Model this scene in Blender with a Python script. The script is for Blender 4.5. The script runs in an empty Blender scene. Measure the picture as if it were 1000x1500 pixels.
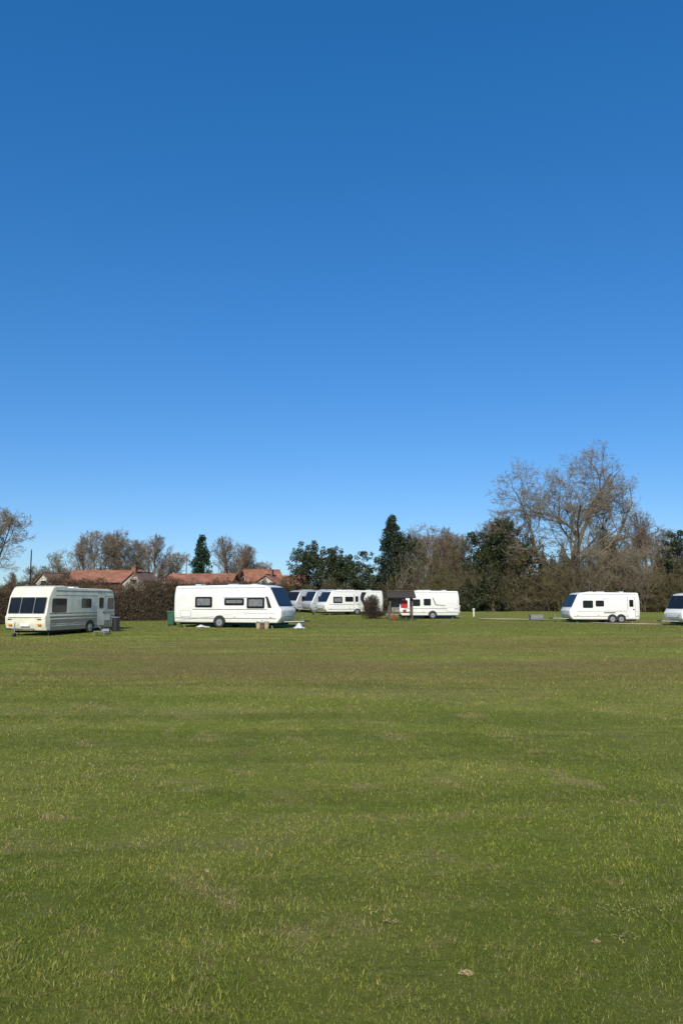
import bpy, bmesh, math, random
import numpy as np
from mathutils import Vector, Matrix, Euler
random.seed(7); rng=np.random.default_rng(11)
scene=bpy.context.scene
R=math.radians
# ---------------------------------------------------------------- world / light
SUN_AZ=-99.0; SUN_EL=35.0
w=bpy.data.worlds.new("World"); scene.world=w; w.use_nodes=True
nt=w.node_tree; bg=nt.nodes['Background']
sky=nt.nodes.new('ShaderNodeTexSky'); sky.sky_type='NISHITA'; sky.sun_disc=False
sky.sun_elevation=R(SUN_EL); sky.sun_rotation=R(90-SUN_AZ)
sky.altitude=0; sky.air_density=1.0; sky.dust_density=0.05; sky.ozone_density=3.5
hs=nt.nodes.new('ShaderNodeHueSaturation'); hs.inputs['Saturation'].default_value=1.34
gm=nt.nodes.new('ShaderNodeGamma'); gm.inputs['Gamma'].default_value=.70
vm=nt.nodes.new('ShaderNodeVectorMath'); vm.operation='MULTIPLY'; vm.inputs[1].default_value=(.80,1.11,1.54)
nt.links.new(sky.outputs[0],hs.inputs['Color']); nt.links.new(hs.outputs[0],gm.inputs['Color']); nt.links.new(gm.outputs[0],vm.inputs[0]); nt.links.new(vm.outputs[0],bg.inputs[0])
bg.inputs[1].default_value=0.14
S=Vector((math.cos(R(SUN_AZ))*math.cos(R(SUN_EL)),math.sin(R(SUN_AZ))*math.cos(R(SUN_EL)),math.sin(R(SUN_EL))))
sl=bpy.data.lights.new("sun","SUN"); sl.energy=5.0; sl.angle=R(0.53); sl.color=(1,0.93,0.80)
so=bpy.data.objects.new("sun",sl); scene.collection.objects.link(so); so.rotation_euler=S.to_track_quat('Z','Y').to_euler()
scene.view_settings.view_transform='Standard'; scene.view_settings.look='None'; scene.view_settings.exposure=0
cam=bpy.data.cameras.new("camera"); co=bpy.data.objects.new("camera",cam); scene.collection.objects.link(co)
cam.sensor_fit='VERTICAL'; cam.sensor_height=36; cam.sensor_width=24; cam.lens=1127/1500*36; cam.clip_end=6000
co.location=(0,0,1.7); co.rotation_euler=(R(90+6.58),0,0); scene.camera=co
# ---------------------------------------------------------------- terrain
CT=np.array([(0,0,0),(-6,6,0),(6,6,0),(-10,15,0),(10,15,0),(0,15,0),(0,28,-.03),(12,28,0),(-12,28,-.03),(22,38,0),(8,42,0),
(-14.5,40,-.12),(-6.6,48,.14),(0.7,83,.31),(8.2,72,.12),(22,66,-.16),(29,61,-.37),(-15,59,.25),(20,92,.45),(40,88,.4),(0,97,.4),(5.6,66,-.03),(3,72,0),(-30,45,0),(14,56,0)],float)
def H(x,y):
    x=np.asarray(x,float); y=np.asarray(y,float)
    num=np.full(x.shape,0.35*1e-4); den=np.full(x.shape,1e-4)
    for cx,cy,cz in CT:
        g=np.exp(-((x-cx)**2+(y-cy)**2)/(2*7.5**2)); num=num+g*cz; den=den+g
    z=num/den
    z=z+0.11*np.exp(-((y-14-0.12*x)/3.2)**2)-0.15*np.exp(-((y-21.5-0.1*x)/4.5)**2)
    near=np.exp(-(y/60.)**2)
    z=z+near*(0.012*np.sin(x*1.3+y*.7)+0.012*np.sin(y*1.7-x*.5)+0.02*np.sin(x*.45-1+y*.3))
    return z
def h(x,y): return float(H(x,y))
# ---------------------------------------------------------------- helpers
def link(o,parent=None):
    scene.collection.objects.link(o)
    if parent: o.parent=parent
    return o
def empty(name,loc=(0,0,0),rz=0,sc=1):
    e=bpy.data.objects.new(name,None); e.empty_display_size=.3; scene.collection.objects.link(e)
    e.location=loc; e.rotation_euler=(0,0,rz); e.scale=(sc,)*3; return e
def mat(name,col,rough=.6,metal=0,var=0,vscale=3,spec=.5,bump=0,bscale=20,col2=None,coat=0):
    m=bpy.data.materials.new(name); m.use_nodes=True; n=m.node_tree; b=n.nodes['Principled BSDF']
    b.inputs['Base Color'].default_value=(*col,1); b.inputs['Roughness'].default_value=rough; b.inputs['Metallic'].default_value=metal
    b.inputs['Specular IOR Level'].default_value=spec; b.inputs['Coat Weight'].default_value=coat
    tc=n.nodes.new('ShaderNodeTexCoord')
    if var>0 or col2:
        t=n.nodes.new('ShaderNodeTexNoise'); t.inputs['Scale'].default_value=vscale; t.inputs['Detail'].default_value=5
        n.links.new(tc.outputs['Object'],t.inputs['Vector'])
        r=n.nodes.new('ShaderNodeMapRange'); r.inputs['From Min'].default_value=.35; r.inputs['From Max'].default_value=.68
        n.links.new(t.outputs['Fac'],r.inputs['Value'])
        mx=n.nodes.new('ShaderNodeMix'); mx.data_type='RGBA'
        mx.inputs['A'].default_value=(*col,1); c2=col2 if col2 else tuple(c*(1-var) for c in col); mx.inputs['B'].default_value=(*c2,1)
        n.links.new(r.outputs[0],mx.inputs['Factor']); n.links.new(mx.outputs['Result'],b.inputs['Base Color'])
    if bump>0:
        t2=n.nodes.new('ShaderNodeTexNoise'); t2.inputs['Scale'].default_value=bscale; t2.inputs['Detail'].default_value=6
        n.links.new(tc.outputs['Object'],t2.inputs['Vector'])
        bp=n.nodes.new('ShaderNodeBump'); bp.inputs['Strength'].default_value=bump; bp.inputs['Distance'].default_value=.05
        n.links.new(t2.outputs['Fac'],bp.inputs['Height']); n.links.new(bp.outputs[0],b.inputs['Normal'])
    return m
def mat_attr(name,rough=.7,transl=.0,spec=.3):
    m=bpy.data.materials.new(name); m.use_nodes=True; n=m.node_tree; b=n.nodes['Principled BSDF']
    a=n.nodes.new('ShaderNodeAttribute'); a.attribute_name='Col'
    n.links.new(a.outputs['Color'],b.inputs['Base Color']); b.inputs['Roughness'].default_value=rough; b.inputs['Specular IOR Level'].default_value=spec
    if transl>0:
        tr=n.nodes.new('ShaderNodeBsdfTranslucent'); n.links.new(a.outputs['Color'],tr.inputs['Color'])
        ms=n.nodes.new('ShaderNodeMixShader'); ms.inputs[0].default_value=transl
        n.links.new(b.outputs[0],ms.inputs[1]); n.links.new(tr.outputs[0],ms.inputs[2]); n.links.new(ms.outputs[0],n.nodes['Material Output'].inputs[0])
    return m
def np_mesh(name,V,F,cols=None):
    me=bpy.data.meshes.new(name); V=np.asarray(V,np.float32); F=np.asarray(F,np.int32); k=F.shape[1]
    me.vertices.add(len(V)); me.vertices.foreach_set('co',V.ravel())
    me.loops.add(F.size); me.loops.foreach_set('vertex_index',F.ravel())
    me.polygons.add(len(F)); me.polygons.foreach_set('loop_start',np.arange(0,F.size,k,dtype=np.int32))
    me.update(calc_edges=True)
    if cols is not None:
        a=me.attributes.new('Col','FLOAT_COLOR','POINT'); c=np.ones((len(V),4),np.float32); c[:,:3]=cols; a.data.foreach_set('color',c.ravel())
    return me
# ---------------------------------------------------------------- grass shading shared
def grass_color(n):
    g=n.nodes.new('ShaderNodeNewGeometry')
    def noise(sc,det=4,rough=.55,dist=0,off=0,st=(1,1,1),rot=0):
        mp=n.nodes.new('ShaderNodeMapping'); mp.inputs['Location'].default_value=(off,off*.7,0); mp.inputs['Scale'].default_value=st; mp.inputs['Rotation'].default_value=(0,0,rot); n.links.new(g.outputs['Position'],mp.inputs['Vector'])
        t=n.nodes.new('ShaderNodeTexNoise'); t.inputs['Scale'].default_value=sc; t.inputs['Detail'].default_value=det; t.inputs['Roughness'].default_value=rough; t.inputs['Distortion'].default_value=dist
        n.links.new(mp.outputs[0],t.inputs['Vector']); return t.outputs['Fac']
    def rng_(s,a,b,c=0,d=1):
        r=n.nodes.new('ShaderNodeMapRange'); r.inputs['From Min'].default_value=a; r.inputs['From Max'].default_value=b; r.inputs['To Min'].default_value=c; r.inputs['To Max'].default_value=d
        r.interpolation_type='SMOOTHSTEP'; n.links.new(s,r.inputs['Value']); return r.outputs[0]
    def mix(f,a,b):
        m=n.nodes.new('ShaderNodeMix'); m.data_type='RGBA'
        n.links.new(f,m.inputs['Factor'])
        for s,v in (('A',a),('B',b)):
            if isinstance(v,tuple): m.inputs[s].default_value=(*v,1)
            else: n.links.new(v,m.inputs[s])
        return m.outputs['Result']
    def mul(a,b):
        m=n.nodes.new('ShaderNodeMath'); m.operation='MULTIPLY'; n.links.new(a,m.inputs[0])
        if isinstance(b,float): m.inputs[1].default_value=b
        else: n.links.new(b,m.inputs[1])
        return m.outputs[0]
    c=mix(rng_(noise(.35,5,.6,.4),.35,.65),(0.195,0.235,0.032),(0.275,0.290,0.058))
    c=mix(mul(rng_(noise(2.2,5,.65,.3,30),.5,.72),.55),c,(0.130,0.170,0.026))
    c=mix(mul(rng_(noise(.5,3,.5,.8,50,(.15,1,1),R(-28)),.50,.60),.42),c,(0.125,0.158,0.026))
    c=mix(mul(rng_(noise(.9,3,.5,.5,250,(.10,1,1),R(38)),.55,.62),.42),c,(0.130,0.155,0.028))
    c=mix(mul(rng_(noise(.6,3,.5,.6,150,(.12,1,1),R(12)),.54,.62),.35),c,(0.34,0.315,0.105))
    c=mix(mul(rng_(noise(1.1,6,.7,.5,11),.53,.70),.70),c,(0.37,0.31,0.12))
    c=mix(mul(rng_(noise(7,4,.7,.2,5),.52,.72),.50),c,(0.36,0.31,0.12))
    c=mix(mul(rng_(noise(16,4,.7,.2,25),.50,.68),.45),c,(0.11,0.14,0.024))
    c=mix(mul(rng_(noise(.8,7,.75,1.0,90),.60,.70),.65),c,(0.21,0.165,0.08))
    sp=n.nodes.new('ShaderNodeSeparateXYZ'); n.links.new(g.outputs['Position'],sp.inputs[0])
    band=mul(rng_(sp.outputs['Y'],10,22),rng_(sp.outputs['Y'],46,26))
    c=mix(mul(mul(band,rng_(noise(.16,6,.65,.8,70,(.5,1,1)),.32,.58)),.78),c,(0.225,0.178,0.062))
    # shorter, darker turf near the pitches
    far=rng_(sp.outputs['Y'],34,50)
    c=mix(mul(far,.45),c,(0.120,0.140,0.030))
    c=mix(mul(far,mul(rng_(noise(.22,6,.7,.8,33,(.35,1,1)),.50,.66),.6)),c,(0.24,0.195,0.085))
    return c
def mk_ground_mat():
    m=bpy.data.materials.new("grass_ground"); m.use_nodes=True; n=m.node_tree; b=n.nodes['Principled BSDF']
    c=grass_color(n)
    n.links.new(c,b.inputs['Base Color']); b.inputs['Roughness'].default_value=.95; b.inputs['Specular IOR Level'].default_value=.1
    g=n.nodes.new('ShaderNodeNewGeometry'); t=n.nodes.new('ShaderNodeTexNoise'); t.inputs['Scale'].default_value=18; t.inputs['Detail'].default_value=9; t.inputs['Roughness'].default_value=.8
    n.links.new(g.outputs['Position'],t.inputs['Vector'])
    bp=n.nodes.new('ShaderNodeBump'); bp.inputs['Strength'].default_value=1; bp.inputs['Distance'].default_value=.06
    n.links.new(t.outputs['Fac'],bp.inputs['Height']); n.links.new(bp.outputs[0],b.inputs['Normal']); return m
def mk_blade_mat():
    m=bpy.data.materials.new("grass_blades"); m.use_nodes=True; n=m.node_tree; b=n.nodes['Principled BSDF']
    c=grass_color(n); a=n.nodes.new('ShaderNodeAttribute'); a.attribute_name='Col'
    mx=n.nodes.new('ShaderNodeMix'); mx.data_type='RGBA'; mx.blend_type='MULTIPLY'; mx.inputs['Factor'].default_value=1
    n.links.new(c,mx.inputs['A']); n.links.new(a.outputs['Color'],mx.inputs['B'])
    n.links.new(mx.outputs['Result'],b.inputs['Base Color']); b.inputs['Roughness'].default_value=.6; b.inputs['Specular IOR Level'].default_value=.2
    tr=n.nodes.new('ShaderNodeBsdfTranslucent'); n.links.new(mx.outputs['Result'],tr.inputs['Color'])
    ms=n.nodes.new('ShaderNodeMixShader'); ms.inputs[0].default_value=.35
    n.links.new(b.outputs[0],ms.inputs[1]); n.links.new(tr.outputs[0],ms.inputs[2]); n.links.new(ms.outputs[0],n.nodes['Material Output'].inputs[0]); return m
def axis(lim,n,p):
    t=np.linspace(-1,1,n); return np.sign(t)*(np.abs(t)*.03+np.abs(t)**p*.97)*lim
gx=axis(2500,281,4.2); gy=np.concatenate([-np.geomspace(2500,1,25),np.linspace(0,110,260),110+np.geomspace(2,3500,40)])
X,Y=np.meshgrid(gx,gy); Z=H(X,Y)
V=np.stack([X.ravel(),Y.ravel(),Z.ravel()],1); nx=len(gx); ny=len(gy)
i,j=np.meshgrid(np.arange(nx-1),np.arange(ny-1)); q=(j*nx+i).ravel()
me=np_mesh("ground",V,np.stack([q,q+1,q+nx+1,q+nx],1)); me.materials.append(mk_ground_mat()); me.shade_smooth()
link(bpy.data.objects.new("ground",me))
# grass blades
N=860000; d0,d1=2.1,88.0
u=rng.random(N); d=(d0**.4+u*(d1**.4-d0**.4))**2.5; ph=(rng.random(N)-.5)*R(62)
keep=rng.random(N)<np.clip((88-d)/20,0,1); d=d[keep]; ph=ph[keep]; N=len(d)
bx=d*np.sin(ph); by=d*np.cos(ph); bz=H(bx,by)-.004
clump=.5+.5*np.sin(bx*5.1+1.7*np.sin(by*3.3))*np.sin(by*4.3+1.3*np.sin(bx*2.9))
L=(.012+.020*rng.random(N))*(.7+.6*clump)*(1+np.minimum(d,60)*.02); W=.0011+.00036*d+.0008*rng.random(N)
az=rng.random(N)*2*np.pi; lean=(.25+1.05*rng.random(N)); laz=rng.random(N)*2*np.pi
tip=np.stack([L*np.sin(lean)*np.cos(laz),L*np.sin(lean)*np.sin(laz),L*np.cos(lean)],1)
base=np.stack([bx,by,bz],1); side_=np.stack([np.cos(az)*W,np.sin(az)*W,np.zeros(N)],1)
V=np.empty((N,3,3)); V[:,0]=base-side_; V[:,1]=base+side_; V[:,2]=base+tip
br=(.62+.9*rng.random(N))[:,None]*np.ones((1,3)); st=rng.random(N)<.09; br[st]*=np.array([1.7,1.4,2.4])
br[:,0]*=.92+.22*rng.random(N)
cols=np.repeat(br[:,None,:],3,1).reshape(-1,3)
me=np_mesh("grass",V.reshape(-1,3),np.arange(N*3).reshape(-1,3),cols); me.materials.append(mk_blade_mat())
link(bpy.data.objects.new("grass",me))
M_dry=mat_attr("dry_grass",.9)
def dry_clump(x,y,r,n,c):
    a=rng.random(n)*6.283; rr=r*rng.random(n)**.8; px=x+rr*np.cos(a)*1.6; py=y+rr*np.sin(a); pz=H(px,py)+.006+.014*rng.random(n)*(1-rr/r)
    az=rng.random(n)*6.283; l=.005+.008*rng.random(n); wd=.001+.0016*rng.random(n); dz=(rng.random(n)-.5)*.01
    dx=np.stack([np.cos(az)*l,np.sin(az)*l,dz],1); sx=np.stack([-np.sin(az)*wd,np.cos(az)*wd,wd*.4],1); P=np.stack([px,py,pz],1)
    V=np.stack([P-dx,P+sx,P+dx,P-sx],1).reshape(-1,3); col=np.repeat((np.array(c)*(.6+.7*rng.random((n,1)))),4,0); return V,col
Vs=[];Cs=[]
for (x,y,r,n,c) in [(.57,3.74,.022,200,(.44,.34,.17)),(1.27,4.06,.015,130,(.40,.29,.14)),(.25,4.27,.04,70,(.36,.30,.13)),(1.55,4.45,.15,160,(.34,.29,.12)),
  (-.45,4.4,.03,40,(.32,.27,.12)),(1.40,4.12,.07,60,(.34,.28,.12)),(.2,5.2,.25,120,(.34,.30,.12)),(1.2,7.4,.4,200,(.34,.30,.12))]:
    v,c_=dry_clump(x,y,r,n,c); Vs.append(v); Cs.append(c_)
V=np.concatenate(Vs); me=np_mesh("dry_grass_clumps",V,np.arange(len(V)).reshape(-1,4),np.concatenate(Cs)); me.materials.append(M_dry)
link(bpy.data.objects.new("dry_grass_clumps",me))
# ---------------------------------------------------------------- trees
class Tubes:
    def __init__(s): s.V=[]; s.F=[]; s.C=[]
    def tube(s,pts,rad,k,col):
        b=len(s.V); n=len(pts); V=s.V; C=s.C; F=s.F
        for i in range(n):
            p=pts[i]; t=(pts[min(i+1,n-1)]-pts[max(i-1,0)])
            ref=Vector((1,0,0)) if abs(t.x)<.8*t.length else Vector((0,1,0))
            uu=t.cross(ref)
            if uu.length<1e-12: uu=Vector((0,1,0)); 
            uu.normalize(); vv=t.cross(uu); vv.normalize(); r=rad[i]
            for a in range(k):
                an=6.28318*a/k; c=math.cos(an)*r; s_=math.sin(an)*r; V.append((p.x+uu.x*c+vv.x*s_,p.y+uu.y*c+vv.y*s_,p.z+uu.z*c+vv.z*s_)); C.append(col)
        for i in range(n-1):
            for a in range(k):
                a2=(a+1)%k; F.append((b+i*k+a,b+i*k+a2,b+(i+1)*k+a2,b+(i+1)*k+a))
def rv():
    return Vector((random.gauss(0,1),random.gauss(0,1),random.gauss(0,1))).normalized()
def gen_tree(seed,stems,crown,kids,ratios,col,twcol,wob=.18,up=.05,rmin=.011,angs=(42,50,50,48),first=.3,nsg=(9,7,5,3,2),lumpy=.22):
    random.seed(seed); T=Tubes(); cx,cy,cz,rx,ry,rz=crown
    lump=[(rv(),random.uniform(.0,lumpy)) for _ in range(14)]
    def inside(p,f):
        v=Vector(((p.x-cx)/rx,(p.y-cy)/ry,(p.z-cz)/rz)); l=v.length
        if l<.5: return True
        g=1.0
        for (q,am) in lump:
            dd=v.dot(q)/l
            if dd>.8: g-=am*(dd-.8)*5
        return l<f*g or p.z<cz*.6
    def grow(p,d,L,r,lv):
        ns=nsg[lv]; st=L/ns; pts=[p.copy()]; ds=[d.copy()]; f=random.uniform(.84,1.04)
        for i in range(ns):
            d=(d+rv()*wob*(1.0+.25*lv)+Vector((0,0,up if lv<3 else up*.6))).normalized(); p=p+d*st
            if lv>0 and not inside(p,f):
                if len(pts)<2: pts.append(p.copy()); ds.append(d.copy())
                break
            pts.append(p.copy()); ds.append(d.copy())
        n=len(pts); end=.25 if lv<4 else .5
        rad=[max(rmin*.7,r*(1-(1-end)*(i/(ns)))) for i in range(n)]
        if lv==0: rad[0]*=1.35
        T.tube(pts,rad,(8,6,4,3,3)[lv],col if lv<3 else twcol)
        if lv>=len(kids): return
        K=kids[lv]; K=max(1,int(K*(n-1)/ns+.5))
        for c in range(K):
            t=(first if lv==0 else .15)+(1-(first if lv==0 else .15))*(c+random.random())/K
            fi=t*(n-1); i0=min(int(fi),n-2); q=pts[i0].lerp(pts[i0+1],fi-i0); dd=ds[i0+1]
            ax=dd.cross(rv()).normalized(); an=R(angs[min(lv,3)]*random.uniform(.6,1.3))
            nd=(Matrix.Rotation(an,3,ax)@dd)
            if nd.z<-.2: nd.z*=.3
            nd.normalize()
            LL=L*ratios[lv]*random.uniform(.75,1.2)*(1-.4*t if lv==0 else 1-.3*t)
            grow(q,nd,LL,max(rmin,rad[i0]*.52*random.uniform(.7,1.05)),lv+1)
    for (p,d,L,r) in stems: grow(Vector(p),Vector(d).normalized(),L,r,0)
    C=np.array(T.C); return np.array(T.V),np.array(T.F),C*(.85+.3*np.random.default_rng(seed).random((len(C),1)))
M_bark=mat_attr("bark",.9,0,.1)
M_leaf=mat_attr("evergreen_leaves",.55,.15,.4)
M_twig=mat_attr("hedge_twigs",.85,.0,.15)
def tree_mesh(*a,**k):
    V,F,C=gen_tree(*a,**k); me=np_mesh("bare_tree",V,F,C); me.materials.append(M_bark); return me
big=tree_mesh(3,[((0,0,0),(.10,0,1),18,.42),((-.6,.3,0),(-.45,.1,1),15.5,.28),((.5,-.4,0),(.46,-.1,1),15.5,.30),((-1.2,-.5,0),(-.16,-.3,1),17,.24),((.2,.5,0),(.22,.2,1),16,.24)],
   (-.3,0,12.4,9.9,8.4,9.9),(13,10,8,7),(.55,.52,.5,.48),(.18,.15,.105),(.24,.20,.14),wob=.26,up=.05,rmin=.014,angs=(50,55,54,50),lumpy=.12)
tA=tree_mesh(21,[((0,0,0),(.03,0,1),9.5,.2),((.2,.1,.4),(.3,.1,1),8.5,.13)],(0,0,6.4,4.7,4.4,5.0),(12,9,7,7),(.5,.5,.5,.5),(.16,.13,.09),(.215,.175,.125),wob=.2,up=.06,rmin=.012)
tB=tree_mesh(22,[((0,0,0),(-.05,0,1),10.5,.2)],(0,0,6.4,3.8,3.5,5.0),(20,9,7,6),(.42,.5,.5,.5),(.16,.125,.09),(.215,.16,.12),wob=.14,up=.12,rmin=.012,angs=(35,38,40,40),first=.18)
tC=tree_mesh(23,[((0,0,0),(.1,0,1),10,.18),((-.3,0,0),(-.25,.1,1),9,.15),((.3,.2,0),(.35,-.1,1),9,.13)],(0,0,6,4.8,4.5,5.5),(11,8,6,6),(.45,.5,.5,.5),(.18,.145,.10),(.24,.20,.135),wob=.22,up=.08,rmin=.012,first=.1)
def shrub_mesh(seed,hh,rr,n,col,tw):
    random.seed(seed); st=[]
    for k in range(n):
        a=random.random()*6.28; r=random.random()*rr*.6; q=random.random()*.9
        st.append(((r*math.cos(a),r*math.sin(a),-.1),(math.cos(a)*q,math.sin(a)*q,1),hh*random.uniform(.6,1.05),.04))
    V,F,C=gen_tree(seed,st,(0,0,hh*.42,rr,rr,hh*.58),(9,6,5),(.42,.5,.5),col,tw,wob=.28,up=.05,rmin=.012,angs=(42,50,50,50),first=.06,nsg=(8,5,3,2))
    me=np_mesh("shrub",V,F,C); me.materials.append(M_bark); return me
sA=shrub_mesh(31,6.5,3.0,22,(.11,.092,.052),(.165,.14,.075)); sB=shrub_mesh(32,5.2,3.2,24,(.085,.08,.036),(.14,.125,.055)); sC=shrub_mesh(33,7.5,2.6,14,(.17,.14,.095),(.23,.19,.13))
def place(name,me,x,y,s=1,rz=None,sz=None,parent=None,dz=0):
    o=bpy.data.objects.new(name,me); o.location=(x,y,h(x,y)-.05+dz); o.rotation_euler=(0,0,random.random()*6.28 if rz is None else rz); o.scale=(s,s,sz or s); return link(o,parent)
def X_(px,d): return (px-500)/1135*d
def leaves(lobes,n_per,size,c1,c2,elong=1.0):
    Vs=[];Cs=[]
    for (x,y,z,rx,ry,rz) in lobes:
        n=max(8,int(n_per*rx*rz))
        v=rng.normal(size=(n,3)); v/=np.linalg.norm(v,axis=1)[:,None]; r=(.3+.85*rng.random(n)**.5)[:,None]
        P=np.array([x,y,z])+v*r*np.array([rx,ry,rz])
        a=rng.normal(size=(n,3)); a/=np.linalg.norm(a,axis=1)[:,None]; nn=v*.6+rng.normal(size=(n,3))*.6
        b=np.cross(nn,a); b/=np.linalg.norm(b,axis=1)[:,None]+1e-9; a=np.cross(b,nn); a/=np.linalg.norm(a,axis=1)[:,None]+1e-9
        s=(size*(.5+rng.random(n)))[:,None]; a=a*s*elong; b=b*s*.55
        Vs.append(np.stack([P-a,P-b*1.0,P+a,P+b],1).reshape(-1,3))
        tone=rng.random(); t=np.clip(tone*.6+.4*rng.random(n),0,1)[:,None]; c=np.array(c1)*(1-t)+np.array(c2)*t; Cs.append(np.repeat(c*(.8+.4*rng.random((n,1))),4,0))
    return np.concatenate(Vs),np.concatenate(Cs)
def leaf_obj(name,lobes,n_per,size,c1,c2,m,parent=None,elong=1.0):
    V,C=leaves(lobes,n_per,size,c1,c2,elong); F=np.arange(len(V)).reshape(-1,4)
    me=np_mesh(name,V,F,C); me.materials.append(m); return link(bpy.data.objects.new(name,me),parent)
M_trunk=mat("trunk_bark",(.16,.12,.08),.9,var=.4,vscale=6,bump=.5)
def trunk(parent,hh,r,limbs=7):
    T=Tubes(); pts=[Vector((random.gauss(0,.06)*i,random.gauss(0,.06)*i,hh*i/6)) for i in range(7)]
    T.tube(pts,[r*(1.25 if i==0 else 1-.13*i) for i in range(7)],8,(0,0,0))
    for k in range(limbs):
        p=pts[2+k%4]; dd=Vector((math.cos(k*2.4),math.sin(k*2.4),.7)); T.tube([p,p+dd*hh*.12,p+dd*hh*.22+Vector((0,0,.3))],[r*.45,r*.3,r*.1],5,(0,0,0))
    me=np_mesh("trunk",np.array(T.V),np.array(T.F)); me.materials.append(M_trunk); return link(bpy.data.objects.new("trunk",me),parent)
def evergreen(name,x,y,hh,wr,shape,seed,c1=(.016,.028,.009),c2=(.052,.070,.022),size=.10,nl=60,bottom=.4,dens=520):
    random.seed(seed); e=empty(name,(x,y,h(x,y)-.05)); trunk(e,hh*.8,.22 if hh<11 else .3)
    lob=[]
    for k in range(nl):
        t=random.random()**.85; z=bottom+t*(hh-bottom)
        if shape=='cone': rad=wr*(1-t)**.75*(.95 if t>.1 else .7)+.1
        else: rad=wr*math.sqrt(max(0,1-((t-.42)/.60)**2))
        a=random.random()*6.283; rr=rad*math.sqrt(random.random())*.95; lr=random.uniform(.35,1.0)*min(1.2,.4+wr*.17)*(.6 if t>.85 else 1)
        lob.append((rr*math.cos(a),rr*math.sin(a),z-lr*.4,lr*1.15,lr*1.15,lr*.85))
    for k in range(nl//2):
        t=random.random(); rad=(wr*(1-t)**.75 if shape=='cone' else wr*math.sqrt(max(0,1-((t-.42)/.60)**2)))*1.12; a=random.random()*6.283; z=bottom+t*(hh-bottom)+.2
        lob.append((rad*math.cos(a),rad*math.sin(a),z,.28,.28,.34))
    leaf_obj("foliage",lob,dens,size,c1,c2,M_leaf,e); return e
place("bare_tree",big,X_(830,97),97,1.03,rz=.25,sz=1.04)
for (px,d,top,me,mh,nm) in [(-14,72,722,tA,11,0),(150,122,765,tA,11,0),(183,126,766,tC,11.2,0),(228,122,774,tB,11.2,0),(92,128,798,tC,11.2,0),(122,128,778,tB,11.2,0),(250,130,800,tA,11,0),(170,132,775,tB,11,0),(205,130,780,tA,11,0),
   (330,112,776,tB,11.2,0),(358,114,790,tB,11.2,0),(345,118,786,tC,11.2,0),(375,116,815,tA,11,0),(55,130,822,tA,11,0),(622,106,758,tC,11.2,0),(650,108,762,tB,11.2,0),(640,112,768,tA,11.2,0),(670,106,770,tA,11,0),(605,110,775,tA,11,0),(690,108,775,tC,11.2,0),
   (722,104,745,tA,11,0),(905,106,755,tC,11.2,0),(945,100,735,tB,11.2,0),(925,110,770,tA,11,0),(972,104,762,tA,11,0),(1010,96,768,tC,11.2,0),(1050,100,755,tA,11,0),(500,125,815,tA,11,0),(-90,80,760,tC,11.2,0),(760,108,735,tC,11.2,0),(880,112,790,tA,11,0),(1110,96,750,tB,11.2,0)]:
    hh=(880-top)*d/1135+1.7-h(X_(px,d),d); place("bare_tree",me,X_(px,d),d,hh/mh)
evergreen("conifer_tree",X_(294,108),108,10.4,2.1,'cone',5,(.010,.028,.012),(.025,.06,.022),.10,100)
evergreen("evergreen_tree",X_(452,100),100,8.7,2.7,'round',6,nl=95,c2=(.065,.075,.028))
evergreen("evergreen_tree",X_(486,101),101,8.2,2.7,'round',7,nl=90,c2=(.065,.075,.028))
evergreen("evergreen_tree",X_(575,100),100,12.2,2.9,'cone',8,(.012,.024,.013),(.035,.055,.026),.10,150)
evergreen("holly_tree",X_(530,99),99,7.6,2.2,'round',9,nl=70)
evergreen("holly_tree",X_(508,103),103,7.0,1.8,'round',10,nl=50)
evergreen("holly_tree",X_(598,99),99,9.4,2.0,'round',12,nl=70)
evergreen("ivy_clad_tree",X_(700,98),98,9.9,2.1,'round',14,nl=80,c2=(.06,.07,.02))
evergreen("ivy_clad_tree",X_(740,97),97,11.4,3.2,'round',15,nl=120,c2=(.06,.068,.02))
evergreen("ivy_clad_tree",X_(775,95),95,9.3,2.8,'round',16,(.04,.04,.014),(.12,.10,.04),nl=75,dens=260)
evergreen("ivy_clad_tree",X_(815,96),96,7.5,2.8,'round',17,(.04,.036,.016),(.13,.105,.05),nl=60,dens=200)
evergreen("ivy_clad_tree",X_(996,92),92,9.6,2.0,'round',18,nl=60,c2=(.06,.07,.025))
evergreen("holly_bush",X_(672,95),95,3.2,1.6,'round',19,nl=35,bottom=.2)
evergreen("holly_bush",X_(690,93),93,3.8,1.9,'round',20,nl=35,bottom=.2)
evergreen("holly_bush",X_(722,92),92,4.2,2.1,'round',24,nl=38,bottom=.2,c2=(.06,.06,.025))
evergreen("holly_bush",X_(860,91),91,3.6,2.2,'round',25,(.03,.03,.014),(.09,.08,.035),nl=34,bottom=.2,dens=260)
hr=empty("hedgerow")
random.seed(5)
x=X_(605,96)
while x<58:
    d=96-max(0,(x-20))*.28; d+=random.uniform(-2.5,2.5)
    place("shrub",random.choice([sA,sB,sC,sA]),x,d,random.uniform(.72,1.12),parent=hr); x+=random.uniform(.5,1.0)
def resample(path,n):
    P=np.array(path,float); seg=np.linalg.norm(np.diff(P,axis=0),axis=1); c=np.concatenate([[0],np.cumsum(seg)]); t=n*c[-1]
    return np.stack([np.interp(t,c,P[:,0]),np.interp(t,c,P[:,1])],1),c[-1],t
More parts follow.
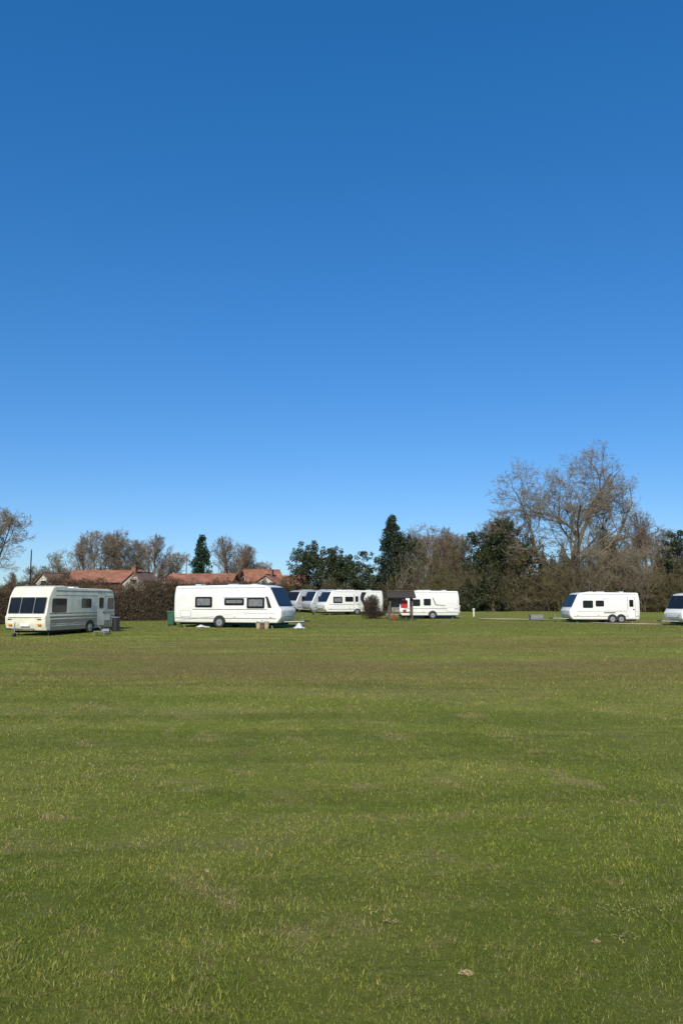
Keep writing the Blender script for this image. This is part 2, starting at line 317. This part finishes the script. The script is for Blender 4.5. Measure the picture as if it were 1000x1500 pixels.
def hedge(name,path,hh,wd,n,c1,c2,stick=.22,core=(.035,.026,.016),leafy=.3,wv=.18,wst=.011):
    e=empty(name)
    t=rng.random(n); P,Lt,s=resample(path,t); P2,_,_=resample(path,np.clip(t+.002,0,1)); tg=P2-P; tg/=np.linalg.norm(tg,axis=1)[:,None]+1e-9; nrm=np.stack([-tg[:,1],tg[:,0]],1)
    top=hh*(1+wv*.4*np.sin(s*.9)+wv*.35*np.sin(s*2.3+1)+wv*.25*np.sin(s*5.1))
    zf=rng.random(n)**.75; off=(rng.random(n)-.5)*wd*(1.05-.35*zf**3)*(1+.15*np.sin(s*3.1+zf*4)); z=zf*top*(1+.06*rng.random(n))
    near=rng.random(n)<.6; off=np.where(near,np.sign(off)*wd*.5*(.75+.35*rng.random(n))*(1.05-.35*zf**3),off)
    x=P[:,0]+nrm[:,0]*off; y=P[:,1]+nrm[:,1]*off; zz=H(x,y)+z
    C0=np.stack([x,y,zz],1); a=rng.normal(size=(n,3)); a[:,2]=np.abs(a[:,2])+.5; a/=np.linalg.norm(a,axis=1)[:,None]
    b=np.cross(a,rng.normal(size=(n,3))); b/=np.linalg.norm(b,axis=1)[:,None]; lf=rng.random(n)<leafy
    la=np.where(lf,.04+.05*rng.random(n),stick*(.5+rng.random(n)))[:,None]; lb=np.where(lf,.035,wst)[:,None]; a=a*la; b=b*lb
    V=np.stack([C0-a,C0-b,C0+a,C0+b],1).reshape(-1,3); tt=rng.random((n,1)); c=(np.array(c1)*(1-tt)+np.array(c2)*tt)*(.75+.25*np.sin(s*.7+2)[:,None]*.5+.35*rng.random((n,1)))
    me=np_mesh("twigs",V,np.arange(4*n).reshape(-1,4),np.repeat(c,4,0)); me.materials.append(M_twig); link(bpy.data.objects.new("twigs",me),e)
    m=int(Lt/.35)+2; tt=np.linspace(0,1,m); P,_,s=resample(path,tt); P2,_,_=resample(path,np.clip(tt+.002,0,1)); P1,_,_=resample(path,np.clip(tt-.002,0,1)); tg=P2-P1; tg/=np.linalg.norm(tg,axis=1)[:,None]; nrm=np.stack([-tg[:,1],tg[:,0]],1)
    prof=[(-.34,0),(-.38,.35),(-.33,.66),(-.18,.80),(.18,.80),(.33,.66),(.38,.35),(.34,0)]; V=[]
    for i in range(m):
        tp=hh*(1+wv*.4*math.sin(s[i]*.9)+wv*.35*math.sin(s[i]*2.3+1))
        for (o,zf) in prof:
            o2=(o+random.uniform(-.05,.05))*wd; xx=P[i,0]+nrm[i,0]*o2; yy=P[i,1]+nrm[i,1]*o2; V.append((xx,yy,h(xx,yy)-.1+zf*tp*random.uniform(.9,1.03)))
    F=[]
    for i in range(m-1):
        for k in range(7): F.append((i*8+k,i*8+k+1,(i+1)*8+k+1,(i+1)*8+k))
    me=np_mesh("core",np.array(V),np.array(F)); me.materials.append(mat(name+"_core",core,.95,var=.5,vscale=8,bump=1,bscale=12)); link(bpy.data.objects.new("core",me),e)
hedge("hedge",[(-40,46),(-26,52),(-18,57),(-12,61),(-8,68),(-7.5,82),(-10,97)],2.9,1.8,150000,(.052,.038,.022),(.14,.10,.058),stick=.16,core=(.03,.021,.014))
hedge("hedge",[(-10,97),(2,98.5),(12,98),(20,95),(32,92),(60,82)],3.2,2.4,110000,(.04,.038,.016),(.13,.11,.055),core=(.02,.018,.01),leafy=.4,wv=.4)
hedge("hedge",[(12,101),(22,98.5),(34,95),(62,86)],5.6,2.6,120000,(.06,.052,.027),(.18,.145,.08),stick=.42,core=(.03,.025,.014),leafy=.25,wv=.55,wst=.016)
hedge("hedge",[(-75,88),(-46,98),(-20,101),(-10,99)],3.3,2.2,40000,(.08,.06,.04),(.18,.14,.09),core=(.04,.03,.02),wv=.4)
ft=empty("distant_tree_line"); random.seed(9)
for k in range(120):
    a=R(random.uniform(-48,48)); d=random.uniform(165,230); place("tree",random.choice([tA,tB,tC,sA]),d*math.sin(a),d*math.cos(a),random.uniform(.6,.95),parent=ft)
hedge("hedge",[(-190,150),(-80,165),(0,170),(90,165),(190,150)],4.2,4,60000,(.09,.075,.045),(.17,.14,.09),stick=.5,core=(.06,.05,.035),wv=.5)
random.seed(77); st=[]
for k in range(40):
    a=random.random()*6.28; t=random.random(); st.append(((.12*math.cos(a),.12*math.sin(a),0),(math.cos(a)*t*1.2,math.sin(a)*t*1.2,1),2.1,.022))
V,F,C=gen_tree(77,st,(0,0,1.2,.95,.95,1.12),(10,7,5),(.45,.5,.5),(.07,.052,.042),(.095,.068,.052),wob=.18,up=.03,rmin=.009,angs=(40,45,50,50),first=.12,nsg=(8,5,3,2))
me=np_mesh("round_bush",V,F,C); me.materials.append(M_bark); place("round_bush",me,X_(545,71),71)
# ---------------------------------------------------------------- solid-part helpers
def fillet(pts,r,seg=5):
    out=[]; n=len(pts)
    for i in range(n):
        p=Vector(pts[i][:2]); rr=pts[i][2] if len(pts[i])>2 else r
        a=Vector(pts[i-1][:2])-p; b=Vector(pts[(i+1)%n][:2])-p; rr=min(rr,a.length*.45,b.length*.45)
        if rr<=1e-4: out.append(tuple(p)); continue
        A=p+a.normalized()*rr; B=p+b.normalized()*rr
        for k in range(seg+1):
            t=k/seg; q=A*(1-t)**2+p*2*t*(1-t)+B*t*t; out.append((q.x,q.y))
    return out
def rrect(x0,x1,z0,z1,r=.06): return fillet([(x0,z0),(x1,z0),(x1,z1),(x0,z1)],r)
def prism(name,poly,f0,f1,m,parent,bevel=0,seg=3,smooth=True):
    bm=bmesh.new(); A=[bm.verts.new(f0(*p)) for p in poly]; B=[bm.verts.new(f1(*p)) for p in poly]; n=len(poly)
    fa=bm.faces.new(A); fb=bm.faces.new(B[::-1])
    for i in range(n): bm.faces.new((A[i],A[(i+1)%n],B[(i+1)%n],B[i]))
    bmesh.ops.recalc_face_normals(bm,faces=bm.faces)
    if bevel>0:
        ed=[e for e in fa.edges]+[e for e in fb.edges]
        bmesh.ops.bevel(bm,geom=ed,offset=bevel,segments=seg,affect='EDGES',profile=.5)
    me=bpy.data.meshes.new(name); bm.to_mesh(me); bm.free(); me.materials.append(m)
    if smooth:
        me.shade_smooth(); me.set_sharp_from_angle(angle=R(35))
    return link(bpy.data.objects.new(name,me),parent)
def side(name,poly,y0,y1,m,parent,bevel=0): return prism(name,poly,lambda u,v:(u,y0,v),lambda u,v:(u,y1,v),m,parent,bevel)
def box(name,x0,x1,y0,y1,z0,z1,m,parent,bev=0): return prism(name,[(x0,y0),(x1,y0),(x1,y1),(x0,y1)],lambda u,v:(u,v,z0),lambda u,v:(u,v,z1),m,parent,bev,2)
def cyl(name,a,b,r,m,parent,k=14,r2=None):
    T=Tubes(); a=Vector(a); b=Vector(b); dd=(b-a).normalized()
    T.tube([a-dd*.0001,a,b,b+dd*.0001],[1e-4,r,r2 or r,1e-4],k,(0,0,0)); me=np_mesh(name,np.array(T.V),np.array(T.F)); me.materials.append(m); me.shade_smooth(); me.set_sharp_from_angle(angle=R(40)); return link(bpy.data.objects.new(name,me),parent)
M_white=mat("caravan_white_gelcoat",(.78,.77,.72),.35,var=.10,vscale=2.5,coat=.2)
M_cream=mat("old_caravan_aluminium",(.76,.73,.58),.5,var=.22,vscale=3,bump=.08,bscale=30)
M_silv=mat("silver_panel",(.50,.52,.55),.3,.2,var=.1)
M_greysk=mat("grey_brown_panel",(.27,.235,.18),.5,var=.15)
M_grey=mat("grey_trim",(.18,.19,.20),.5,var=.1); M_blk=mat("black_trim",(.02,.02,.022),.4,var=.1)
M_glass=mat("tinted_acrylic",(.014,.015,.017),.1,spec=.35,var=.3,vscale=1.5); M_blind=mat("window_blind",(.20,.205,.21),.2,spec=.5,var=.4,vscale=5)
M_tyre=mat("tyre_rubber",(.025,.025,.025),.85,var=.2); M_hub=mat("wheel_hub",(.45,.46,.48),.35,.7,var=.1); M_galv=mat("galvanised_steel",(.30,.31,.31),.5,.6,var=.2)
M_red=mat("red_lamp",(.5,.02,.015),.3,var=.1); M_or=mat("amber_lamp",(.7,.25,.02),.3,var=.1)
M_dark=mat("underbody",(.03,.03,.03),.9,var=.2)
PM=dict(w=M_white,c=M_cream,s=M_silv,g=M_grey,k=M_blk,G=M_glass,B=M_blind,r=M_red,e=M_greysk)
def caravan(x,y,heading,L,W,style,wins,front,stripes,twin=False,wheelx=None,door=None,sides=(1,-1),dz=0,roof=None,body=None,tilt=0):
    e=empty("touring_caravan",(x,y,h(x,y)+dz),R(heading)); e.rotation_euler=(0,tilt,R(heading))
    hx=L/2
    M0=body or M_white
    if style=='old':
        prof=[(-hx+.06,.28,.06),(-hx,.8,.1),(-hx+.03,1.7,.3),(-hx+.2,2.36,.2),(-hx+.7,2.43,.3),(hx-1.9,2.46,.1),(hx-1.5,2.56,.2),(hx-.6,2.50,.2),(hx-.28,2.02,.08),(hx-.05,1.06,.04),(hx+.03,1.00,.04),(hx+.0,.62,.08),(hx-.14,.28,.06)]
    else:
        prof=[(-hx+.05,.30,.05),(-hx,.9,.1),(-hx,2.0,.3),(-hx+.12,2.54,.12),(hx-1.5,2.60,.4),(hx-.78,2.46,.35),(hx-.16,1.22,.12),(hx,1.08,.08),(hx-.02,.62,.15),(hx-.28,.30,.1)]
    wx=wheelx if wheelx is not None else -.1
    side("body",fillet(prof,.08,7),-W/2,W/2,M0,e,bevel=.06 if style=='old' else .09)
    box("chassis",-hx+.3,hx-.4,-W/2+.25,W/2-.25,.18,.32,M_dark,e)
    if style=='old': A=Vector(prof[9][:2]); B=Vector(prof[8][:2])
    else: A=Vector(prof[6][:2]); B=Vector(prof[5][:2])
    dv=(B-A); Ls=dv.length; dv.normalize(); nv=Vector((dv.y,-dv.x))
    if nv.x<0: nv=-nv
    def fm(off):
        return lambda u,v:(A.x+dv.x*v*Ls+nv.x*off,u,A.y+dv.y*v*Ls+nv.y*off)
    for (y0,y1,s0,s1,r,m,off) in front:
        pl=[(p[0],p[1]/Ls) for p in rrect(y0,y1,s0*Ls,s1*Ls,r)]
        prism("front_panel",pl,fm(-.02),fm(off),PM[m],e)
    for s in sides:
        sy=s*W/2
        def sd(nm,poly,pr,m): side(nm,poly,sy-s*.02,sy+s*pr,m,e)
        for (a,bb,z0,z1,m) in wins:
            sd("window_frame",rrect(a-.04,bb+.04,z0-.04,z1+.04,.10),.010,M_blk)
            sd("window",rrect(a,bb,z0,z1,.08),.022,M_glass)
            if m=='B': sd("window_blind",rrect(a+.09,bb-.09,z0+.10,z1-.07,.05),.027,M_blind)
        for (poly,m,pr) in stripes: sd("stripe",poly,pr,PM[m])
        sd("skirt_trim",rrect(-hx+.12,hx-.35,.55,.59,.01),.012,M_grey)
        sd("roof_rail",rrect(-hx+.25,hx-1.0 if style!='old' else hx-.8,2.395 if style!='old' else 2.27,2.43 if style!='old' else 2.31,.01),.015,M_silv if style!='old' else M_grey)
        if door is not None:
            dx0,dx1=door
            sd("door_seam",rrect(dx0-.03,dx1+.03,.40,2.20,.08),.0125,M_grey); sd("door",rrect(dx0,dx1,.42,2.18,.07),.016,M0)
            sd("door_window",rrect(dx0+.12,dx1-.12,1.35,1.95,.07),.022,M_glass); sd("door_handle",rrect(dx0+.05,dx0+.17,1.08,1.18,.02),.035,M_blk)
        sd("locker_hatch_seam",rrect(-hx+.5,-hx+1.2,.66,1.03,.05),.0135,M_grey); sd("locker_hatch",rrect(-hx+.515,-hx+1.185,.675,1.015,.05),.015,M0)
        sd("side_marker",rrect(hx-.75,hx-.62,.62,.67,.01),.02,M_or); sd("side_marker",rrect(-.4+.9,-.28+.9,.62,.67,.01),.02,M_or)
        for dxw in ((-.38,.38) if twin else (0,)):
            cxw=wx+dxw; arc=[(cxw+.42*math.cos(t),.33+.42*math.sin(t)) for t in np.linspace(R(2),R(178),18)]
            sd("wheel_arch",arc,.0145+(.001 if dxw>0 else 0),M_dark)
            cyl("tyre",(cxw,sy-s*.2,.325),(cxw,sy+s*.018,.325),.325,M_tyre,e,24)
            cyl("hub",(cxw,sy,.325),(cxw,sy+s*.035,.325),.205,M_hub,e,16); cyl("hub_cap",(cxw,sy,.325),(cxw,sy+s*.055,.325),.07,M_grey,e,10)
        for cx in (-hx+.5,hx-.8): cyl("corner_steady",(cx,s*(W/2-.3),.36),(cx+.12,s*(W/2-.3),-.05),.03,M_galv,e,6)
        box("rear_lamp",-hx-.02,-hx+.03,min(sy-s*.12,sy-s*.3),max(sy-s*.12,sy-s*.3),.75,1.0,M_red,e)
        cyl("grab_handle",(hx+.05,s*(W/2-.2),.85),(hx+.05,s*(W/2-.42),.85),.02,M_blk,e,6)
    for s in (1,-1): cyl("tow_frame",(hx-.3,s*.55,.36),(hx+1.05,0,.40),.03,M_galv,e,8)
    cyl("hitch",(hx+.95,0,.40),(hx+1.35,0,.42),.04,M_blk,e,8); cyl("jockey_post",(hx+.85,.08,.72),(hx+.85,.08,.15),.025,M_galv,e,8); cyl("jockey_wheel",(hx+.85,.03,.1),(hx+.85,.13,.1),.1,M_tyre,e,12)
    for (rx,rw) in (roof or ((-hx+1.2,.4),(0,.7),(hx-2.2,.4))):
        box("roof_light",rx-rw/2,rx+rw/2,-.3,.3,2.4,2.66 if style!='old' else 2.54,M_silv if style!='old' else M_white,e,.03)
    box("rear_window",-hx-.012,-hx+.05,-.6,.6,1.2,1.85,M_glass,e,.005)
    if style!='old': box("gas_locker_seam",hx-.1,hx+.004,-.62,.62,.68,.70,M_grey,e)
    else:
        for s in (1,-1): box("front_lamp",hx-.02,hx+.045,min(s*.75,s*.95),max(s*.75,s*.95),.55,.63,M_or,e)
        box("number_plate",hx-.02,hx+.03,-.26,.26,.50,.61,M_white,e)
        box("locker_lid_trim",hx-.05,hx+.045,-.95,.95,.93,.955,M_grey,e)
    return e
mw3=lambda:[(-1.05,1.05,.10,.94,.12,'k',.014),(-.98,-.36,.14,.90,.1,'G',.03),(-.32,.32,.14,.90,.1,'G',.03),(.36,.98,.14,.90,.1,'G',.03)]
mw1=lambda:[(-1.05,1.05,.06,.97,.14,'k',.014),(-.95,.95,.12,.74,.12,'G',.03)]
sw=lambda x0,x1,z0,z1,m,pr=.009:(fillet([(x0,z0),(x1,z0),(x1,z1),(x0,z1)],.01),m,pr)
oldfront=[(-1.08,1.08,.06,.94,.07,'g',.012),(-1.04,-.42,.10,.90,.07,'G',.03),(-.37,.37,.10,.90,.07,'G',.03),(.42,1.04,.10,.90,.07,'G',.03)]
L1=6.4
c1=caravan(-15.05,42.1,-105,L1,2.35,'old',[(1.5,2.65,1.22,1.86,'G'),(-.75,.1,1.42,1.86,'G'),(-3.0,-2.45,1.35,1.9,'G')],oldfront,
  [sw(-3.1,2.85,1.10,1.16,'e'),sw(-3.1,2.85,.90,1.0,'e'),sw(-3.1,2.8,.62,.84,'e',.007),sw(-3.0,2.4,2.02,2.06,'e'),sw(-3.0,2.8,.30,.50,'e',.006)],wheelx=-.7,door=(-2.1,-1.4),body=M_cream,roof=((1.4,.6),(-.6,.5)),dz=-.03)
c2=caravan(-6.6,48.1,-19,7.25,2.3,'new',[(-2.1,-1.0,1.25,1.83,'B'),(-.1,1.15,1.38,1.74,'B'),(1.4,2.5,1.2,1.78,'B')],mw1(),
  [sw(-2.3,2.7,1.09,1.12,'k'),sw(-.2,2.62,1.795,1.83,'g'),sw(1.2,3.2,.86,.89,'s'),(fillet([(2.75,1.2),(3.0,1.2),(2.75,1.85),(2.6,1.9)],.05),'k',.01)],wheelx=-.45,door=None)
swoosh=(fillet([(-1.9,.75,.05),(-1.35,1.1,.3),(-1.05,1.75,.3),(-1.45,2.35,.1),(-.85,2.38,.1),(-.62,1.75,.4),(-1.0,1.05,.4),(-1.6,.7,.1)],.1),'k',.012)
def gen_wins(L): hx=L/2; return [(hx-1.85,hx-1.0,1.28,1.82,'G'),(hx-3.3,hx-2.3,1.4,1.8,'G'),(-hx+.55,-hx+1.35,1.25,1.82,'G')]
c3=caravan(X_(512,83),83.5,-153,7.0,2.3,'new',[(1.5,2.5,1.25,1.85,'B'),(.2,1.1,1.4,1.85,'G')],mw3(),[swoosh,(fillet([(-2.9,1.0),(-1.6,1.15),(-1.0,1.4),(-1.7,1.05)],.03),'s',.01),sw(-.6,3.0,1.05,1.09,'g')],door=(-.55,.05),wheelx=-.3)
c4=caravan(X_(484,90),90,-150,6.4,2.3,'new',gen_wins(6.4),mw3(),[sw(-3,2.8,1.0,1.05,'g')],door=(-.9,-.3),body=M_silv)
c5=caravan(X_(454,95),93.5,-140,6.0,2.3,'new',gen_wins(6.0),mw3(),[sw(-2.8,2.6,1.0,1.05,'g')],door=(-.9,-.3),body=M_silv)
c6=caravan(X_(624,72.5),72.5,-172,5.7,2.3,'new',[(.9,1.75,1.2,1.75,'G'),(-.1,.5,1.25,1.8,'G')],mw3(),[([(-.30,1.9),(-.38,1.9),(-.62,1.30),(-.54,1.30)],'k',.012),([(-.56,1.299),(-.56,1.24),(-1.5,1.20),(-1.5,1.24)],'k',.012),sw(-2.7,2.4,.92,.96,'g')],wheelx=-.3)
c7=caravan(X_(877,66.5),66.5,-176,6.1,2.3,'new',[(1.05,1.85,1.3,1.85,'G'),(.1,.75,1.42,1.85,'G')],mw3(),[sw(-2.8,2.4,.98,1.01,'g'),sw(-.9,.1,.82,.90,'k'),sw(-.4,.3,2.0,2.03,'g')],twin=True,wheelx=-1.0,door=(-2.6,-2.0))
c8=caravan(X_(1034,62),62,-168,6.2,2.3,'new',gen_wins(6.2),mw3(),[sw(-2.8,2.6,.98,1.02,'g')],wheelx=-.2,door=(-.7,-.1))
# ---------------------------------------------------------------- small site items
M_sheet=mat("white_tarpaulin",(.55,.56,.56),.6,var=.25,bump=.5,bscale=6)
M_grn=mat("green_plastic",(.02,.10,.055),.5,var=.2); M_wood=mat("weathered_wood",(.14,.105,.07),.85,var=.4,vscale=8,bump=.5)
M_thatch=mat("shingle_roof",(.055,.047,.037),.9,var=.5,vscale=9,bump=.8); M_rp=mat("red_paint",(.50,.015,.013),.4,var=.15); M_notice=mat("notice_board",(.12,.11,.1),.7,col2=(.28,.28,.26),vscale=6)
M_sand=mat("gravel",(.50,.40,.26),.98,var=.35,vscale=4,bump=.6,spec=.05)
def cloth(name,cx,cy,sx,sy,sz,rz,seed):
    r=np.random.default_rng(seed); n=16; V=[];F=[]
    for j in range(n):
        for i in range(n):
            u=i/(n-1)*2-1; v=j/(n-1)*2-1; e=max(0,1-(u*u+v*v)*.75); zz=sz*e*(.65+.35*math.sin(u*4+seed)*math.cos(v*3))+.03*r.random()
            k=math.sqrt(max(1e-6,1-.35*min(u*u,v*v))); xx=u*k*sx*(1+.15*math.sin(v*5+seed)); yy=v*k*sy*(1+.15*math.sin(u*6)); X0=cx+xx*math.cos(rz)-yy*math.sin(rz); Y0=cy+xx*math.sin(rz)+yy*math.cos(rz); V.append((X0,Y0,h(X0,Y0)+max(.012,zz)))
    for j in range(n-1):
        for i in range(n-1): q=j*n+i; F.append((q,q+1,q+n+1,q+n))
    me=np_mesh(name,np.array(V),np.array(F)); me.materials.append(M_sheet); me.shade_smooth(); return link(bpy.data.objects.new(name,me))
cloth("tarpaulin",X_(297,47.5),47.75,.45,.14,.16,-.3,3); cloth("tarpaulin",X_(438,46),46.3,.34,.34,.34,.2,8)
for k,(px,c) in enumerate([(379,M_sand),(385,M_wood),(391,M_sand)]):
    X0=X_(px,45.6); e=empty("plant_pot",(X0,45.6,h(X0,45.6))); cyl("pot",(0,0,0),(0,0,.3),.11,c,e,14,.15); cyl("rim",(0,0,.28),(0,0,.33),.165,c,e,14)
    leaf_obj("plant",[(0,0,.38,.14,.14,.12)],2000,.03,(.05,.06,.02),(.15,.13,.06),M_leaf,e)
X0=X_(252,50); e=empty("green_bin",(X0,50,h(X0,50))); prism("bin_body",rrect(-.24,.24,-.26,.26,.06),lambda u,v:(u*.8,v*.8,.06),lambda u,v:(u,v,.85),M_grn,e); box("lid",-.27,.27,-.3,.28,.853,.93,M_grn,e,.03); cyl("wheel",(-.26,.2,.1),(.26,.2,.1),.1,M_blk,e)
X0=X_(167,43); e=empty("water_barrel",(X0,43.5,h(X0,43.5)+.02)); cyl("barrel",(0,0,0),(0,0,.75),.22,M_blk,e,18); cyl("barrel_rim",(0,0,.74),(0,0,.78),.23,M_grey,e,18); cyl("handle",(-.24,0,.75),(-.24,0,.3),.015,M_galv,e,6)
X0=X_(140,38.5); e=empty("caravan_step",(X0,39.5,h(X0,39.5)),R(-10)); box("tread",-.3,.3,-.2,.2,.2,.235,M_grey,e,.01)
for sx in (-.26,.26):
    for sy in (-.16,.16): cyl("leg",(sx,sy,.2),(sx*1.1,sy*1.2,0),.02,M_galv,e,6)
X0=X_(152,40); e=empty("water_carrier",(X0,40.6,h(X0,40.6)+.15)); cyl("carrier_body",(-.18,0,.0),(.18,0,.0),.15,M_grey,e,16); cyl("carrier_handle",(-.18,0,0),(-.42,.05,.28),.014,M_galv,e,6); cyl("cap",(.18,0,.0),(.22,0,0),.05,M_blk,e,10)
X0=X_(784,70); e=empty("storage_box",(X0,70,h(X0,70))); box("box_body",-.55,.55,-.35,.35,.05,.42,M_grey,e,.02); box("box_lid",-.58,.58,-.38,.38,.423,.5,M_galv,e,.02); box("box_feet",-.5,.5,-.3,.3,-.03,.047,M_blk,e)
for px,d in ((693,78),(672,88),(1076,70)):
    X0=X_(px,d); e=empty("service_post",(X0,d,h(X0,d))); box("post",-.05,.05,-.05,.05,-.05,.6,M_white,e,.01); box("head",-.10,.10,-.08,.08,.603,.82,M_white,e,.03); box("socket_cover",-.06,.06,-.095,-.075,.64,.75,M_grey,e,.005)
def pad(x0,x1,y0,y1,seed):
    V=[];n=24;m=10;F=[]
    for j in range(m):
        for i in range(n):
            u=i/(n-1);v=j/(m-1); a=(v-.5)*(1-.5*abs(u*2-1)**3)+.06*math.sin(u*9+seed); X0=x0+(x1-x0)*u; Y0=(y0+y1)/2+a*(y1-y0); V.append((X0,Y0,h(X0,Y0)+.045))
    for j in range(m-1):
        for i in range(n-1): q=j*n+i; F.append((q,q+1,q+n+1,q+n))
    me=np_mesh("gravel_pitch",np.array(V),np.array(F)); me.materials.append(M_sand); link(bpy.data.objects.new("gravel_pitch",me))
pad(X_(868,64),X_(966,64),61.8,66.5,1); pad(X_(700,72),X_(775,72),69.5,73.5,2); pad(X_(780,69),X_(815,69),70.8,72.5,4); pad(X_(610,74),X_(680,74),74.3,76.5,5)
X0=X_(586,66); e=empty("notice_shelter",(X0,66,h(X0,66)),R(6))
for sx in (-.95,.95):
    for sy in (-.35,.35): box("post",sx-.06,sx+.06,sy-.06,sy+.06,-.05,1.95,M_wood,e,.01)
prism("roof",[(-.75,1.88),(.75,1.88),(.8,1.93),(0.02,2.5),(-.02,2.5),(-.8,1.93)],lambda u,v:(-1.22,u,v),lambda u,v:(1.22,u,v),M_thatch,e,.02)
box("ridge",-1.24,1.24,-.07,.07,2.503,2.54,M_wood,e)
box("back_board",-.89,.0,.30,.33,.75,1.87,M_notice,e); box("board_rail",-.89,.89,.26,.297,.68,.745,M_wood,e)
box("side_panel",-.93,-.91,-.29,.29,.7,1.87,M_wood,e); box("shelf",-.89,.89,-.29,.25,.62,.66,M_wood,e)
box("red_cabinet",.08,.62,-.08,.24,1.05,1.72,M_rp,e,.03); box("cabinet_door",.13,.57,-.095,-.083,1.10,1.67,M_rp,e,.0); cyl("alarm_bell",(.35,-.1,1.8),(.35,-.17,1.8),.1,M_rp,e,16)
cyl("extinguisher",(-.62,-.42,.05),(-.62,-.42,.5),.09,M_rp,e,14); cyl("extinguisher_neck",(-.62,-.42,.5),(-.62,-.42,.6),.035,M_blk,e,8)
cyl("red_bucket",(.35,-.1,.665),(.35,-.1,.92),.11,M_rp,e,14,.15)
# ---------------------------------------------------------------- houses, poles
def tile_mat(name,c):
    m=mat(name,c,.85,var=.45,vscale=1.2); n=m.node_tree; b=n.nodes['Principled BSDF']; tc=n.nodes.new('ShaderNodeTexCoord'); wv=n.nodes.new('ShaderNodeTexWave'); wv.bands_direction='Z'; wv.inputs['Scale'].default_value=1.6; wv.inputs['Distortion'].default_value=.5
    n.links.new(tc.outputs['Object'],wv.inputs['Vector']); bp=n.nodes.new('ShaderNodeBump'); bp.inputs['Strength'].default_value=.6; n.links.new(wv.outputs['Fac'],bp.inputs['Height']); n.links.new(bp.outputs[0],b.inputs['Normal']); return m
T_or=tile_mat("orange_pantiles",(.36,.15,.085)); T_br=tile_mat("brown_tiles",(.20,.12,.09)); T_gy=tile_mat("grey_slates",(.13,.12,.12))
M_brick=mat("red_brick",(.26,.12,.08),.9,var=.3,vscale=6); M_rend=mat("cream_render",(.5,.46,.4),.9,var=.12); M_frame=mat("white_frames",(.75,.75,.75),.5,var=.05)
def house(x,y,rz,Lh,D,eave,ridge,tm,wm,chim=(.3,)):
    e=empty("bungalow",(x,y,h(x,y)-.05),R(rz)); hl=Lh/2; hd=D/2
    prism("walls",[(-hd,0),(hd,0),(hd,eave),(0,ridge-.12),(-hd,eave)],lambda u,v:(-hl,u,v),lambda u,v:(hl,u,v),wm,e,0,1,False)
    sl=(ridge-eave)/hd
    for s in (1,-1):
        prism("roof_slope",[(s*(hd+.35),eave-.35*sl),(s*(hd+.35),eave-.35*sl+.12),(s*.01,ridge+.12),(s*.01,ridge-.02)],lambda u,v:(-hl-.3,u,v),lambda u,v:(hl+.3,u,v),tm,e,0,1,False)
        box("gutter",-hl-.3,hl+.3,min(s*(hd+.36),s*(hd+.46)),max(s*(hd+.36),s*(hd+.46)),eave-.35*sl,eave-.35*sl+.1,M_blk,e)
        for k in range(max(2,int(Lh/3))):
            wx=-hl+1.5+k*(Lh-3)/(max(1,int(Lh/3)-1) or 1)
            if wx>hl-1: break
            y0=s*(hd-.02);y1=s*(hd+.05); box("window_frame",wx-.7,wx+.7,min(y0,y1),max(y0,y1),.95,2.1,M_frame,e); y1=s*(hd+.065); box("window_glass",wx-.62,wx+.62,min(y0,y1),max(y0,y1),1.03,2.02,M_glass,e)
    for s in (1,-1):
        x0=s*(hl-.02);x1=s*(hl+.05); box("gable_window",min(x0,x1),max(x0,x1),-.6,.6,eave+.1,min(eave+1.0,ridge-.9),M_frame,e); x1=s*(hl+.06); box("gable_glass",min(x0,x1),max(x0,x1),-.52,.52,eave+.18,min(eave+.9,ridge-1.0),M_glass,e)
    box("ridge_tiles",-hl-.3,hl+.3,-.12,.12,ridge+.10,ridge+.2,tm,e)
    for c in chim:
        cx=c*hl; box("chimney",cx-.35,cx+.35,-.3,.3,ridge-.6,ridge+.75,M_brick,e); box("chimney_cap",cx-.4,cx+.4,-.35,.35,ridge+.753,ridge+.83,M_brick,e)
        for q in (-.17,.17): cyl("chimney_pot",(cx+q,0,ridge+.83),(cx+q,0,ridge+1.1),.09,T_br,e,10)
    return e
house(X_(82,122),122,60,5,5,3.6,5.6,T_br,M_rend,())
house(X_(156,116),116,4,9.6,8,4.1,5.8,T_or,M_brick,())
house(X_(208,113),113,75,5,3.6,3.9,5.4,T_br,M_rend,(-.9,))
house(X_(297,104),104,-4,8.6,7,3.5,4.8,T_or,M_brick,())
house(X_(382,112),112,20,5,6,4.0,5.7,T_or,M_brick,())
house(X_(396,108),108,80,5,3.6,3.6,4.8,T_or,M_rend,(.0,))
house(X_(432,118),118,5,3.4,6,3.6,5.0,T_or,M_brick,(.5,))
house(X_(862,118),118,5,9,7,3.0,4.6,T_gy,M_brick,())
for k,(px,d,s) in enumerate([(56,112,.62),(108,118,.66),(232,108,.66),(246,106,.7),(358,104,.62),(416,106,.7),(20,100,.6),(-5,98,.7),(120,108,.5),(190,108,.5),(340,100,.5)]):
    place("bare_shrub",(sA,sB,sC)[k%3],X_(px,d),d,s)
def pole(x,y,hh):
    e=empty("utility_pole",(x,y,h(x,y)-.1)); cyl("pole",(0,0,0),(0,0,hh),.08,M_wood,e,10,.055); cyl("insulator",(0,0,hh),(0,0,hh+.15),.04,M_grey,e,8)
pole(X_(43,78),78,6.6); pole(X_(272,108),108,7.8)
